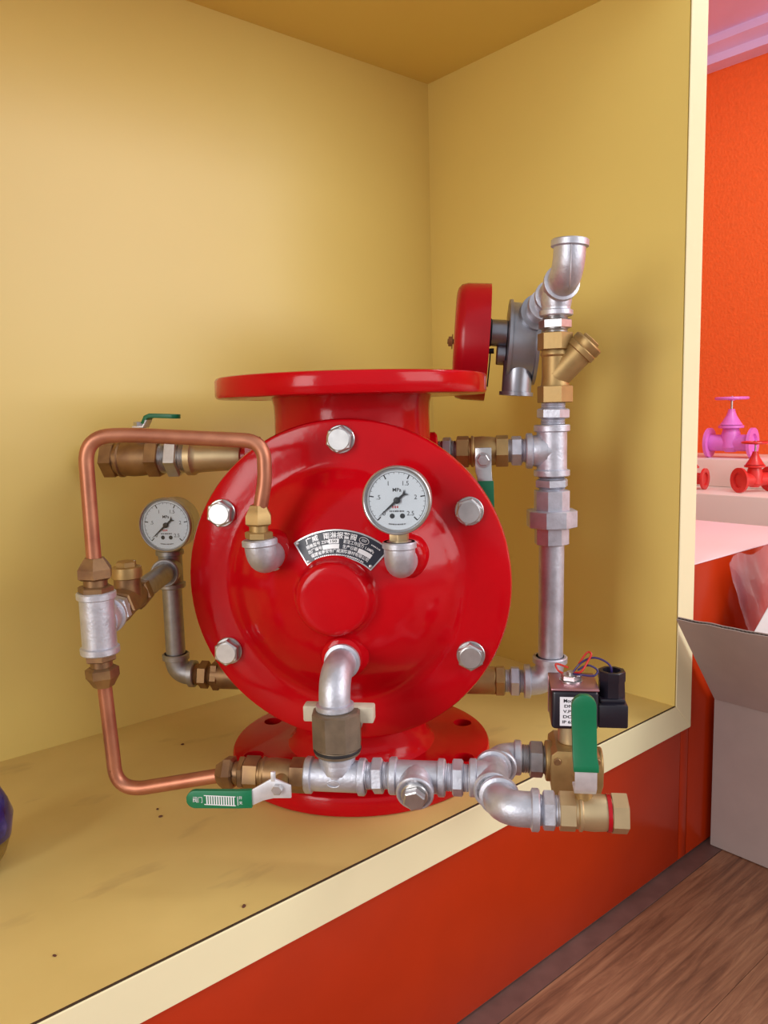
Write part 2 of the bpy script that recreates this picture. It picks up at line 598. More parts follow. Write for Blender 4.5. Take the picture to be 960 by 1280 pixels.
# ------------------------------------------------------------------ valves on the far bench
def gate_valve(name, loc, rz, s, m, wheel=True):
    """flanged gate valve, axis along local x, base at z=0; s = flange radius"""
    r = empty(name, loc, rz)
    b = MB()
    b.cyl((-1.35 * s, 0, s), (1.35 * s, 0, s), 0.55 * s, seg=24)
    b.lathe((0, 0, 0.4 * s), (0, 0, 1), [(0, .35 * s), (.3 * s, .62 * s), (1.1 * s, .62 * s), (1.55 * s, .5 * s), (1.6 * s, .8 * s), (1.75 * s, .8 * s), (1.8 * s, .5 * s)], 24)
    b.build('body', m, r)
    for sg in (-1, 1):
        f = MB()
        f.lathe((sg * 1.3 * s, 0, s), (sg, 0, 0), [(0, .6 * s), (0, s), (.2 * s, s), (.2 * s, .62 * s), (.02 * s, .58 * s)], 32, caps=False)
        f.lathe((sg * 1.32 * s, 0, s), (sg, 0, 0), [(0, .6 * s), (.02 * s, .6 * s)], 24)
        f.build('flange', m, r)
    b = MB()
    b.lathe((0, 0, 2.2 * s), (0, 0, 1), [(0, .72 * s), (.2 * s, .58 * s), (.6 * s, .34 * s), (.85 * s, .25 * s), (1.05 * s, .2 * s)], 24)
    b.build('bonnet', m, r)
    if wheel:
        b = MB()
        b.cyl((0, 0, 3.2 * s), (0, 0, 4.1 * s), .08 * s, seg=12)
        b.build('stem', M['steel'], r)
        b = MB()
        ring = [(0.98 * s * math.cos(t), 0.98 * s * math.sin(t), 3.95 * s) for t in [2 * PI * k / 28 for k in range(29)]]
        b.sweep(ring, .1 * s, 8, caps=False)
        for k in range(5):
            t = 2 * PI * k / 5
            b.sweep([(0, 0, 3.9 * s), (.98 * s * math.cos(t), .98 * s * math.sin(t), 3.95 * s)], .07 * s, 6)
        b.cyl((0, 0, 3.8 * s), (0, 0, 4.05 * s), .17 * s, seg=14)
        b.build('handwheel', m, r)
    return r


tag(gate_valve('gate_valve', (1.885, 0.525, 0.199), math.radians(-84), 0.046, M['magenta']),
    'pink-veiled flanged gate valve with handwheel on the upper step', 'valve')
tag(gate_valve('gate_valve', (1.885, 0.725, 0.199), math.radians(-90), 0.042, M['magenta']),
    'pink-veiled gate valve on the upper step, mostly hidden by the yellow cabinet edge', 'valve')
tag(gate_valve('gate_valve', (1.715, 0.372, 0.1165), math.radians(154), 0.035, M['far_red']),
    'bright red flanged valve with handwheel on the lower step', 'valve')
tag(gate_valve('gate_valve', (1.70, 0.555, 0.1165), math.radians(-84), 0.031, M['far_red'], wheel=False),
    'small red flanged fitting on the lower step, cut off by the cabinet edge', 'valve')
# ------------------------------------------------------------------ cardboard box on the floor
BX, BY, BW, BD, BH = 0.4410, -0.161, 0.34, 0.33, 0.203
box = tag(empty('cardboard_box', (BX + BW / 2, BY - BD / 2, FLOOR)), 'open cardboard box with a raised flap on the wooden floor', 'box')
bo = V((BX + BW / 2, BY - BD / 2, FLOOR))
th = 0.004
for nm, lo, hi in (('side_wall', (BX, BY - BD, FLOOR + 0.001), (BX + th, BY, FLOOR + BH)),
                   ('side_wall', (BX + BW - th, BY - BD, FLOOR + 0.001), (BX + BW, BY, FLOOR + BH)),
                   ('side_wall', (BX + th, BY - th, FLOOR + 0.001), (BX + BW - th, BY, FLOOR + BH)),
                   ('side_wall', (BX + th, BY - BD, FLOOR + 0.001), (BX + BW - th, BY - BD + th, FLOOR + BH)),
                   ('bottom', (BX + th, BY - BD + th, FLOOR + 0.001), (BX + BW - th, BY - th, FLOOR + 0.006))):
    MB().box(V(lo) - bo, V(hi) - bo).build(nm, M['card'], box, smooth=30, bevel=0.001)


def flap(p, along, out, w):
    """corrugated flap hinged on the edge p..p+along, rising along out"""
    p, along, out = V(p) - bo, V(along), V(out).normalized() * w
    n = along.cross(out).normalized() * 0.0042
    mb = MB()
    L = along.length
    N = max(8, int(L / 0.0045))
    al = along.normalized()

    def wob(i):
        return out.normalized() * (0.0016 * noise.noise(V((i * 0.23, w * 3, 0.5))))
    for off, t in ((V((0, 0, 0)), 0.0009), (n * 0.8, 0.0009)):
        top = [p + off + out + along * (i / N) + wob(i) for i in range(N + 1)]
        bot = [p + off + along * (i / N) for i in range(N + 1)]
        d = n.normalized() * t
        vs_ = bot + top + [q + d for q in bot] + [q + d for q in top]
        k = N + 1
        fs = []
        for i in range(N):
            fs += [(i, i + 1, k + i + 1, k + i), (2 * k + i, 3 * k + i, 3 * k + i + 1, 2 * k + i + 1), (k + i, k + i + 1, 3 * k + i + 1, 3 * k + i), (i, 2 * k + i, 2 * k + i + 1, i + 1)]
        fs += [(0, k, 3 * k, 2 * k), (N, 2 * k + N, 3 * k + N, k + N)]
        mb.add(vs_, fs)
    o = mb.build('flap', M['card'], box, smooth=30)
    mb = MB()
    zz = []
    for i in range(2 * N + 1):
        c = p + along * (i / (2 * N)) + n * (0.25 if i % 2 else 0.8) + out * 0.999
        zz.append(c)
    vs_ = [c for c in zz] + [c - out * 0.12 for c in zz]
    k = len(zz)
    mb.add(vs_, [(i, i + 1, k + i + 1, k + i) for i in range(k - 1)])
    mb.build('fluting', M['card_edge'], o, smooth=0)
    return o


flap((BX, BY - 0.002, FLOOR + BH), (0, -BD + 0.004, 0), (-0.098, 0, 0.122), 0.157)
flap((BX + BW, BY - BD + 0.002, FLOOR + BH), (0, BD - 0.004, 0), (0.12, 0, 0.08), 0.157)
# white paper sheet and clear film sticking out of the box
mb = MB()
N = 10
vs_, fs = [], []
for i in range(N + 1):
    for j in range(N + 1):
        u, v = i / N, j / N
        p = V((0.448 + 0.12 * u, -0.202 - 0.03 * u + 0.006 * math.sin(3 * v + 2 * u), FLOOR + 0.02 + (0.265 + 0.17 * u) * v))
        vs_.append(p)
for i in range(N):
    for j in range(N):
        q = i * (N + 1) + j
        fs.append((q, q + N + 1, q + N + 2, q + 1))
n0 = len(vs_)
vs2 = [p + V((0.0003, 0.0006, 0)) for p in vs_]
mb.add(vs_ + vs2, fs + [tuple(n0 + k for k in reversed(f)) for f in fs])
tag(mb.build('paper_sheet', M['paper'], None), 'white sheet of paper standing in the cardboard box', 'paper')
mb = MB()
N = 26
vs_, fs = [], []
A, B_, C_, D_ = V((0.512, 0, 0.030)), V((0.585, 0, 0.030)), V((0.452, 0, 0.164)), V((0.598, 0, 0.178))
for i in range(N + 1):
    for j in range(N + 1):
        u, v = i / N, j / N
        cr = 0.009 * noise.noise(V((u * 4 + v * 2, v * 2.2, 1.7))) + 0.004 * noise.noise(V((u * 11, v * 6, 4.2)))
        p = A * (1 - u) * (1 - v) + B_ * u * (1 - v) + C_ * (1 - u) * v + D_ * u * v
        p.y = -0.1665 + min(cr * 0.55, 0.006) - 0.016 * (1 - v)
        p.z += 0.006 * math.sin(9 * u) * v
        vs_.append(p)
for i in range(N):
    for j in range(N):
        q = i * (N + 1) + j
        fs.append((q, q + N + 1, q + N + 2, q + 1))
mb.add(vs_, fs)
tag(mb.build('plastic_film', M['film'], None, smooth=180), 'crumpled clear plastic film hanging out of the cardboard box against the orange counter', 'plastic film')

# ------------------------------------------------------------------ blue wrapped thing and crumbs on the shelf
mb = MB()
prof = [(0, 0.010), (0.002, 0.020), (0.012, 0.027), (0.028, 0.0325), (0.042, 0.034), (0.056, 0.031), (0.066, 0.024), (0.073, 0.013), (0.076, 0.003)]
mb.lathe((0, 0, 0), (0, 0, 1), prof, 36)
mb.m = [1 if sum(mb.v[i][2] for i in f) / len(f) < 0.026 else 0 for f in mb.f]
mb.v = [tuple(V(p) * (1 + 0.05 * noise.noise(V(p) * 60)) if p[2] > 0.001 else p) for p in mb.v]
bag = mb.build('wrapped_ball', [M['foil'], M['gold_foil']], None, smooth=50)
bag.location = (-0.3728, 0.050, 0.0)
tag(bag, 'dark blue and gold glossy patterned round object lying on the yellow shelf', 'wrapped ball')
for i, (x, y, s) in enumerate(((-.1337, .1599, .0015), (-.2171, .0409, .0012), (-.2207, .0263, .0015), (-.2324, -.1412, .0014), (-.356, -.101, .0011))):
    mb = MB()
    mb.lathe((0, 0, 0), (0.2, 0.1, 1), [(0, .3 * s), (.3 * s, s), (.7 * s, .8 * s), (1.0 * s, .3 * s)], 7, i)
    mb.v = [(p[0] * 1.5, p[1], max(0, p[2])) for p in mb.v]
    o = mb.build('crumb', M['crumb'], None)
    o.location = (x, y, 0.0)
    o.rotation_euler = (0, 0, i * 1.3)
    tag(o, ('tiny brown crumb on the shelf near the back panel, below the drop pipe elbow', 'small brown crumb on the shelf, closer to the copper tube bend',
            'small brown crumb on the shelf, closer to the green lever', 'tiny dark crumb on the shelf, right beside the front glue line',
            'tiny dark crumb alone on the open shelf, away from the valve')[i], 'crumb', 'crumbs on the yellow shelf')

# ================================================================== the deluge alarm valve
DV = tag(empty('deluge_valve', (0, 0, 0), math.atan2(-0.747, 0.6648)),
         'red deluge alarm valve with round bolted cover, gauges, copper tube and trim piping', 'valve')
BXc = -0.0045                      # body axis
CC = V((0.0030, -0.100, 0.2077))   # centre of the cover's front rim plane
CR = 0.1492

# ---- body ----------------------------------------------------------
b = MB()
b.lathe((BXc, 0, 0.0), (0, 0, 1), [(0.015, .082), (0.022, .074), (.032, .069), (.05, .068), (.075, .072), (.10, .080), (.30, .080), (.335, .0785), (.360, .078), (.370, .0785), (.379, .081)], 56)
b.lathe((BXc, -0.074, .2077), (0, 1, 0), [(0, .118), (.03, .116), (.09, .112), (.13, .098), (.155, .07), (.165, .03), (.166, .001)], 56)
b.lathe((CC.x, -0.0785, .2077), (0, 1, 0), [(0, .1445), (0.001, .146), (.021, .146), (.023, .1445)], 80)
# side port bosses
b.cyl((-.086, .012, .3185), (.078, .035, .3185), .0215, seg=32, bev=.002)
b.cyl((-.100, .030, .072), (0, .0, .085), .019, seg=32, bev=.002)
b.cyl((.090, .040, .070), (0, .0, .085), .019, seg=32, bev=.002)
b.build('body', M['red'], DV)


def flange(z0, z1, name, r=0.135):
    f = MB()
    h = z1 - z0
    f.lathe((BXc, 0, z0), (0, 0, 1), [(0, r - .003), (.0008, r - .0012), (.003, r), (h - .003, r), (h - .0008, r - .0012), (h, r - .003)], 96)
    ob = f.build(name, M['red'], DV)
    cut = MB()
    for k in range(8):
        t = PI / 8 + k * PI / 4
        cut.cyl((BXc + .115 * math.cos(t), .115 * math.sin(t), z0 - .01), (BXc + .115 * math.cos(t), .115 * math.sin(t), z1 + .01), .0098, seg=20)
    if z0 > 0.1:
        cut.cyl((BXc, 0, z0 + .004), (BXc, 0, z1 + .01), .066, seg=48)
    co = cut.build('cut', M['red'])
    md = ob.modifiers.new('b', 'BOOLEAN')
    md.object = co
    md.operation = 'DIFFERENCE'
    md.solver = 'EXACT'
    dg = bpy.context.evaluated_depsgraph_get()
    me = bpy.data.meshes.new_from_object(ob.evaluated_get(dg))
    ob.modifiers.clear()
    ob.data = me
    me.polygons.foreach_set('use_smooth', [True] * len(me.polygons))
    me.set_sharp_from_angle(angle=math.radians(30))
    bpy.data.objects.remove(co, do_unlink=True)
    return ob


flange(0.0, 0.0190, 'base_flange')
flange(0.3775, 0.3975, 'top_flange')

# ---- cover ---------------------------------------------------------
DOME = [(.1130, 0.0), (.1095, .0006), (.1060, .0022), (.1020, .0055), (.0975, .0105), (.0920, .0165), (.0850, .0233), (.0760, .0305), (.0660, .0368), (.0560, .0415), (.0460, .0452), (.0380, .0476)]


def dome_y(x, z):
    r = math.hypot(x - CC.x, z - CC.z)
    if r >= DOME[0][0]:
        return CC.y
    for (r0, h0), (r1, h1) in zip(DOME, DOME[1:]):
        if r1 <= r <= r0:
            return CC.y - (h0 + (h1 - h0) * (r0 - r) / (r0 - r1))
    return CC.y - DOME[-1][1]


b = MB()
prof = [(-.0215, CR - .002), (-.0195, CR), (-.004, CR), (-.0012, CR - .0012), (0, CR - .004), (0, .125), (0, .117)]
prof += [(h, r) for r, h in DOME]
prof += [(.0490, .0352), (.0515, .0335), (.055, .0325), (.0610, .0318), (.0640, .0308), (.0658, .0290), (.0667, .0262), (.0670, .0225), (.067, .001)]
b.lathe(CC, (0, -1, 0), prof, 96)
b.build('cover', M['red'], DV, smooth=40)
for nm, x, z, r, l in (('port_boss', .0075, .1545, .0185, .012), ('port_boss', -.0525, .2425, .0165, .006), ('port_boss', .061, .2385, .0165, .006)):
    yb = dome_y(x, z)
    MB().lathe((x, yb + .014, z), (0, -1, 0), [(0, r + .004), (.013, r + .003), (.017, r), (.014 + l - .002, r - .001), (.014 + l, r - .004)], 32).build(nm, M['red'], DV)

# cover bolts
for k in range(6):
    t = math.radians(30 + 60 * k)
    c = V((.0024 + .1303 * math.cos(t), CC.y, .2082 + .1303 * math.sin(t)))
    b = MB()
    b.cyl(c, c + V((0, -.0022, 0)), .0128, seg=28, bev=.0006)
    b.hex(c + V((0, -.0022, 0)), c + V((0, -.0105, 0)), .0122, rot=k * 1.1 + 0.3, ch=.10)
    b.lathe(c + V((0, -.0105, 0)), (0, -1, 0), [(0, .0100), (.0004, .0092)], 24)
    bo_ = b.build('cover_bolt', M['steel'], DV, smooth=25)
    MB().hex(c + V((0, .047, 0)), c + V((0, .0575, 0)), .0118, rot=k).build('nut', M['steel'], bo_, smooth=25)

# ---- nameplate -----------------------------------------------------
PCx, PCz = .0045, .1985
R0, R1, A0, A1 = .0428, .0655, math.radians(46.5), math.radians(125)


def plate_pt(ang, rad, off):
    x, z = PCx + rad * math.cos(ang), PCz + rad * math.sin(ang)
    # the plate is rolled to the slope of the dome
    t = (rad - R0) / (R1 - R0)
    ya = min(dome_y(PCx + R0 * math.cos(ang), PCz + R0 * math.sin(ang)), CC.y - .0475)
    yb = dome_y(PCx + R1 * math.cos(ang), PCz + R1 * math.sin(ang))
    return V((x, ya + (yb - ya) * t - .0012 - off, z))


def plate_mesh(r0, r1, a0, a1, off, th_):
    mb = MB()
    NA, NR = 24, 3
    top, bot = [], []
    for i in range(NA + 1):
        for j in range(NR + 1):
            an, ra = a0 + (a1 - a0) * i / NA, r0 + (r1 - r0) * j / NR
            top.append(plate_pt(an, ra, off))
            bot.append(plate_pt(an, ra, off - th_))
    n = len(top)
    fs = []
    w = NR + 1
    for i in range(NA):
        for j in range(NR):
            q = i * w + j
            fs += [(q, q + w, q + w + 1, q + 1), (n + q, n + q + 1, n + q + w + 1, n + q + w)]
        fs += [(i * w, n + i * w, n + (i + 1) * w, (i + 1) * w), (i * w + NR, (i + 1) * w + NR, n + (i + 1) * w + NR, n + i * w + NR)]
    for j in range(NR):
        fs += [(j, j + 1, n + j + 1, n + j), (NA * w + j, n + NA * w + j, n + NA * w + j + 1, NA * w + j + 1)]
    mb.add(top + bot, fs)
    return mb


npl = plate_mesh(R0, R1, A0, A1, .0006, .0012).build('nameplate', M['steel'], DV)
dd = .0011
plate_mesh(R0 + dd, R1 - dd, A0 + dd / .053, A1 - dd / .053, .0008, .0002).build('plate_ground', M['blue_ink'], npl)
AM = (A0 + A1) / 2


def on_plate(rad, ang=AM, off=.0010):
    return lambda x, y: plate_pt(ang - x / rad, rad + y, off)


tx = MB()
add_text(tx, '广威', .0052, on_plate(.0605, AM + .43), width=.0115, weight=.00008)
add_text(tx, '雨淋报警阀', .0056, on_plate(.0603, AM + .02), width=.0285, weight=.0001)
add_text(tx, 'CCCF', .0026, on_plate(.0605, AM - .33), width=.0042, weight=.00005)
fine_print(tx, on_plate(.0602, AM - .52), .0090, .0011, 7)
ring = [on_plate(.0605, AM - .33)(.0042 * math.cos(t), .0026 * math.sin(t)) for t in [2 * PI * k / 24 for k in range(25)]]
tx.sweep(ring, .00022, 5, caps=False)
add_text(tx, '规格型号 ZSFM', .0034, on_plate(.0558, AM + .36), width=.0215, weight=.00004)
add_text(tx, '额定工作压力 1.6MPa', .0034, on_plate(.0558, AM - .29), width=.0275, weight=.00004)
add_text(tx, '出厂编号', .0034, on_plate(.0517, AM + .43), width=.0125, weight=.00004)
add_text(tx, '生产日期', .0034, on_plate(.0517, AM - .16), width=.0125, weight=.00004)
add_text(tx, '福建省南安市广威消防器材有限公司', .0033, on_plate(.0478, AM), width=.051, weight=.00004)
fine_print(tx, on_plate(.0448, AM), .044, .0012, 26)
tx.build('lettering', M['silver_print'], npl, smooth=0)
for (r0, r1, a0, a1) in ((.0540, .0577, AM + .03, AM + .19), (.0498, .0535, AM + .02, AM + .30), (.0498, .0535, AM - .54, AM - .30)):
    plate_mesh(r0, r1, a0, a1, .00095, .0002).build('blank_field', M['silver_print'], npl)
tx = MB()
add_text(tx, '150', .0030, on_plate(.0558, AM + .11, .00105), width=.0058, weight=.00006)
tx.build('stamped_number', M['ink'], npl, smooth=0)
for rr, aa in ((R0 + .0024, A0 + .055), (R0 + .0024, A1 - .055), (R1 - .0024, A0 + .038), (R1 - .0024, A1 - .038)):
    p = plate_pt(aa, rr, .0010)
    MB().lathe(p + V((0, .0008, 0)), (0, -1, 0), [(0, .0017), (.0007, .0017), (.0011, .0012), (.0012, .0006)], 14).build('rivet', M['steel'], npl)


# ---- pipe fittings --------------------------------------------------
def pipe_elbow(c, d1, d2, L1, L2, r, m, parent=DV, name='pipe_elbow', rc=1.24, cl=.0075, rb=None):
    c, d1, d2 = V(c), V(d1).normalized(), V(d2).normalized()
    rb = rb or min(L1, L2) * .82
    mb = MB()
    pts = fillet([c + d1 * L1, c, c + d2 * L2], rb, 12)
    mb.sweep(pts, r, 24)
    for d, L in ((d1, L1), (d2, L2)):
        mb.lathe(c + d * (L - cl), d, [(0, r * .98), (.0012, r * rc), (cl - .0010, r * rc), (cl, r * rc - .0010), (cl, r * .80), (cl - .003, r * .78)], 28)
    return mb.build(name, m, parent, smooth=40)


def pipe_tee(c, axis, br, L0, L1, LB, r, m, parent=DV, name='pipe_tee', rc=1.22, cl=.0065):
    c, a, d = V(c), V(axis).normalized(), V(br).normalized()
    mb = MB()
    mb.cyl(c - a * L0, c + a * L1, r)
    mb.cyl(c, c + d * LB, r)
    # swelling where the branch meets the run
    mb.lathe(c + d * (r * .35), d, [(0, r * 1.05), (r * .5, r * 1.10), (r * .95, r * 1.0)], 24)
    for dd_, L in ((a, L1), (-a, L0), (d, LB)):
        mb.lathe(c + dd_ * (L - cl), dd_, [(0, r * .98), (.0012, r * rc), (cl - .0010, r * rc), (cl, r * rc - .001), (cl, r * .82), (cl - .003, r * .8)], 28)
    return mb.build(name, m, parent, smooth=40)


def hex_nipple(p0, p1, rh, rt, m=None, parent=DV, rot=0.0, frac=.46, pos=.5, name='hex_nipple'):
    p0, p1 = V(p0), V(p1)
    d = p1 - p0
    a, b_2 = p0 + d * (pos - frac / 2), p0 + d * (pos + frac / 2)
    mb = MB()
    mb.thread(p0 - d * .15, a, rt)
    mb.thread(b_2, p1 + d * .15, rt)
    mb.hex(a, b_2, rh, rot)
    return mb.build(name, m or M['galv'], parent, smooth=28)


def valve_barrel(p0, p1, r, m, rot=0.0, ribs=True, he=.24):
    """ball valve barrel: hexagon ends and a ribbed round middle"""
    p0, p1 = V(p0), V(p1)
    d = p1 - p0
    L = d.length
    n = d.normalized()
    mb = MB()
    mb.hex(p0, p0 + d * he, r * 1.10, rot, ch=.06)
    mb.hex(p1 - d * he, p1, r * 1.10, rot, ch=.06)
    s, e = L * he, L * (1 - he)
    w = e - s
    prof = [(s - .0005, r * .92), (s + w * .06, r * .92), (s + w * .10, r * 1.06), (s + w * .16, r * 1.06), (s + w * .2, r * .98),
            (s + w * .5, r * 1.02), (s + w * .8, r * .98), (s + w * .94, r * .94), (e + .0005, r * .92)]
    mb.lathe(p0, n, prof, 32)
    # bore
    return mb


def tube_nut(p0, p1, r, rot=0.0, m=None, rtube=.0066):
    """compression nut (p0 = fitting side, p1 = tube side, tapered) with a gland behind"""
    p0, p1 = V(p0), V(p1)
    d = p1 - p0
    L = d.length
    mb = MB()
    mb.hex(p0, p0 + d * .22, r * .98, rot + .4)
    mb.cyl(p0 + d * .2, p0 + d * .42, r * .66, seg=22)
    mb.lathe(p0 + d * .40, d, [(0, r * .80), (L * .06, r), (L * .30, r), (L * .45, r * .80), (L * .60, rtube * 1.25)], 6, rot)
    return mb.build('compression_nut', m or M['old_brass'], DV, smooth=28)


GV, BR = M['galv'], M['brass']

# ---- front outlet: elbow, union, tee row ----------------------------
RY, RZ = -.199, .0725
pipe_elbow((.0085, -.193, .1525), (0, 1, 0), (.02, -.03, -1), .040, .0275, .0128, GV, rb=.024, cl=.006, rc=1.2)
b = MB()
ux = .0105
b.hex((ux, -.196, .0955), (ux, -.196, .1255), .0205, rot=.52, ch=.10, sides=8)
b.lathe((ux, -.196, .0895), (0, 0, 1), [(0, .0165), (.001, .0185), (.004, .0190), (.0065, .0185)], 32)
un = b.build('pipe_union', M['bronze'], DV, smooth=28)
MB().lathe((ux, -.196, .0925), (0, 0, 1), [(0, .0188), (.0005, .0194), (.002, .0194), (.0026, .0188)], 32).build('gasket', M['rubber'], un)
b = MB()
b.box((-.0185, -.1905, .1125), (.0395, -.1780, .1260))
b.build('tape_wing', M['tape'], un, smooth=30, bevel=.0015)
pipe_tee((.0105, RY, RZ - .001), (1, 0, 0), (0, 0, 1), .0262, .0232, .0185, .0125, GV, rc=1.17)
b = MB()
ring = [(.0095 + .0052 * math.cos(t), RY - .01245, RZ - .002 + .0028 * math.sin(t)) for t in [2 * PI * k / 28 for k in range(29)]]
b.sweep(ring, .0004, 6, caps=False)
b.build('cast_mark', GV, DV)
hex_nipple((.0338, RY, RZ), (.0530, RY, RZ + .001), .0142, .0108, rot=.3)
pipe_tee((.0750, RY, RZ + .001), (1, 0, 0), (0, -1, -.18), .0222, .0222, .0225, .0125, GV, rc=1.17)
b = MB()
pd = V((0, -1, -.18)).normalized()
pc = V((.0750, RY, RZ + .001)) + pd * .0205
b.cyl(pc, pc + pd * .004, .0105, seg=28, bev=.0008)
b.hex(pc + pd * .004, pc + pd * .0105, .0088, rot=.3)
b.build('pipe_plug', M['steel'], DV, smooth=28)
hex_nipple((.0975, RY, RZ + .0015), (.1165, RY, RZ + .0015), .0142, .0108, rot=.2)
T3 = V((.1345, RY + .001, RZ + .0015))
EB = V((.1395, -.150, .0705))
EF = V((.1390, -.2445, .0745))
pipe_tee(T3, (EB - EF), (-1, 0, 0), .024, .024, .0185, .0122, GV, rc=1.2)
pipe_elbow(EB, EF - EB, (1, 0, -.02), .0245, .0185, .0120, GV, cl=.0065, rc=1.2)
pipe_elbow(EF, EB - EF, (1, 0, -.02), .0220, .0285, .0125, GV, cl=.0065, rc=1.2)

# lower right ball valve with the upright green lever
hex_nipple((.1670, -.2445, .0740), (.1815, -.2445, .0740), .0142, .0110, rot=.3, frac=.6)
bv = valve_barrel((.1815, -.2445, .0740), (.2290, -.2445, .0740), .0128, BR, rot=.3).build('ball_valve', M['pale_brass'], DV, smooth=28)
MB().lathe((.2145, -.2445, .0740), (1, 0, 0), [(0, .0128), (0, .0131), (.0028, .0131), (.0028, .0128)], 24, caps=False).build('paint_mark', M['gong_red'], bv)
MB().cyl((.1985, -.2445, .084), (.1985, -.2445, .0935), .0062, seg=20).build('stem', M['brass'], bv)


def lever(pts, width, thick, wdir, name, m, parent, round_end=True, bev=.0008):
    """flat bar bent along pts, width along wdir"""
    pts = [V(p) for p in pts]
    w = V(wdir).normalized()
    mb = MB()
    secs = []
    n = len(pts)
    widths = width if isinstance(width, (list, tuple)) else [width] * n
    for i, p in enumerate(pts):
        t = (pts[min(i + 1, n - 1)] - pts[max(0, i - 1)]).normalized()
        nrm = t.cross(w).normalized()
        ww = widths[i] / 2
        secs.append([p + w * ww + nrm * thick / 2, p - w * ww + nrm * thick / 2, p - w * ww - nrm * thick / 2, p + w * ww - nrm * thick / 2])
    if round_end:
        t = (pts[-1] - pts[-2]).normalized()
        nrm = t.cross(w).normalized()
        W2 = widths[-1] / 2
        for k in range(1, 7):
            g = k / 7 * PI / 2
            p = pts[-1] + t * W2 * math.sin(g)
            ww = max(W2 * math.cos(g), .0005)
            secs.append([p + w * ww + nrm * thick / 2, p - w * ww + nrm * thick / 2, p - w * ww - nrm * thick / 2, p + w * ww - nrm * thick / 2])
    vs_, fs = [], []
    for s in secs:
        vs_ += s
    for i in range(len(secs) - 1):
        for k in range(4):
            fs.append((4 * i + k, 4 * i + (k + 1) % 4, 4 * i + 4 + (k + 1) % 4, 4 * i + 4 + k))
    fs += [(3, 2, 1, 0), tuple(4 * (len(secs) - 1) + k for k in range(4))]
    mb.add(vs_, fs)
    return mb.build(name, m, parent, smooth=40, bevel=bev)


lever([(.1985, -.240, .0935), (.1985, -.254, .0935), (.1985, -.258, .0985), (.1985, -.258, .1180)], .0150, .0022, (1, 0, 0), 'lever', M['white_steel'], bv, False, .0005)
lever([(.1985, -.258, .1110), (.1985, -.258, .1150), (.1978, -.256, .1210), (.1972, -.254, .1500), (.1972, -.254, .1565)], [.0172, .0172, .0165, .0168, .0168], .0050, (1, 0, 0), 'grip', M['green'], bv, True, .0012)
MB().hex((.1985, -.2445, .0935), (.1985, -.2445, .0985), .0052).build('lever_nut', M['steel'], bv, smooth=28)

# solenoid valve
hex_nipple((.1565, -.150, .0695), (.1795, -.150, .0690), .0150, .0118, m=M['thread'], rot=.3, frac=.5, pos=.6)
b = MB()
SY0, SY1 = -.172, -.128
ol = [(.1815, .052), (.1825, .045), (.186, .0405), (.215, .0405), (.2185, .044), (.2225, .058), (.2225, .071), (.2195, .083), (.215, .0865), (.186, .0865), (.1815, .083), (.1805, .070)]
b.prism(ol, (0, SY0, 0), (1, 0, 0), (0, 0, 1), (0, SY1 - SY0, 0))
b.cyl((.1775, -.150, .0685), (.1840, -.150, .0685), .0165, seg=28, bev=.001)
b.cyl((.2190, -.150, .0670), (.2240, -.150, .0670), .0140, seg=28, bev=.001)
sv = b.build('solenoid_valve', BR, DV, smooth=30, bevel=.0018)
for x, z in ((.1860, .0780), (.1860, .0460), (.2170, .0790), (.2150, .0460)):
    b = MB()
    b.cyl((x, SY0 + .001, z), (x, SY0 - .0016, z), .0030, seg=16, bev=.0005)
    b.cyl((x, SY0 - .0016, z), (x, SY0 - .0019, z), .0015, seg=6)
    b.build('screw', M['old_brass'], sv)
b = MB()
b.prism([(-.004, -.0006), (.0015, -.0006), (.0015, -.002), (.0045, 0), (.0015, .002), (.0015, .0006), (-.004, .0006)], (.2005, SY0, .0640), (.6, 0, -.8), (.8, 0, .6), (0, -.0006, 0))
b.build('flow_arrow', BR, sv, smooth=0)
MB().cyl((.1985, -.150, .0860), (.1985, -.150, .1055), .0105, seg=28, bev=.001).build('coil_tube', M['pale_brass'], sv)
b = MB()
b.box((.1815, -.170, .1040), (.2185, -.130, .1365))
b.build('coil', M['coil'], sv, smooth=30, bevel=.0030, bseg=3)
b = MB()
b.box((.1812, -.1712, .1367), (.2188, -.130, .1383))
b.box((.1812, -.1325, .104), (.2188, -.1300, .1383))
b.build('coil_bracket', M['bracket'], sv, smooth=30, bevel=.0006)
b = MB()
b.lathe((.1985, -.150, .1383), (0, 0, 1), [(0, .0095), (.0012, .0095), (.0012, .008)], 24)
b.hex((.1985, -.150, .1395), (.1985, -.150, .1440), .0085, rot=.2)
b.cyl((.1985, -.150, .1440), (.1985, -.150, .1460), .0035, seg=14)
b.build('coil_nut', M['steel'], sv, smooth=28)
lb = MB().box((.1880, -.17035, .1075), (.2125, -.1698, .1315)).build('coil_label', M['label_white'], sv, smooth=0)
tx = MB()
for i, (s, wd, sz) in enumerate((('Model: 2W', .0180, .0042), ('DN    15', .0170, .0034), ('V.P   0-1.0', .0190, .0034), ('DC   24V', .0190, .0034), ('IP 65  20W', .0200, .0034))):
    add_text(tx, s, sz, lambda x, y, i=i: V((.2000 + x, -.1705, .1283 - i * .0044 + y)), width=wd, weight=.00008)
tx.build('label_print', M['ink'], sv, smooth=0)
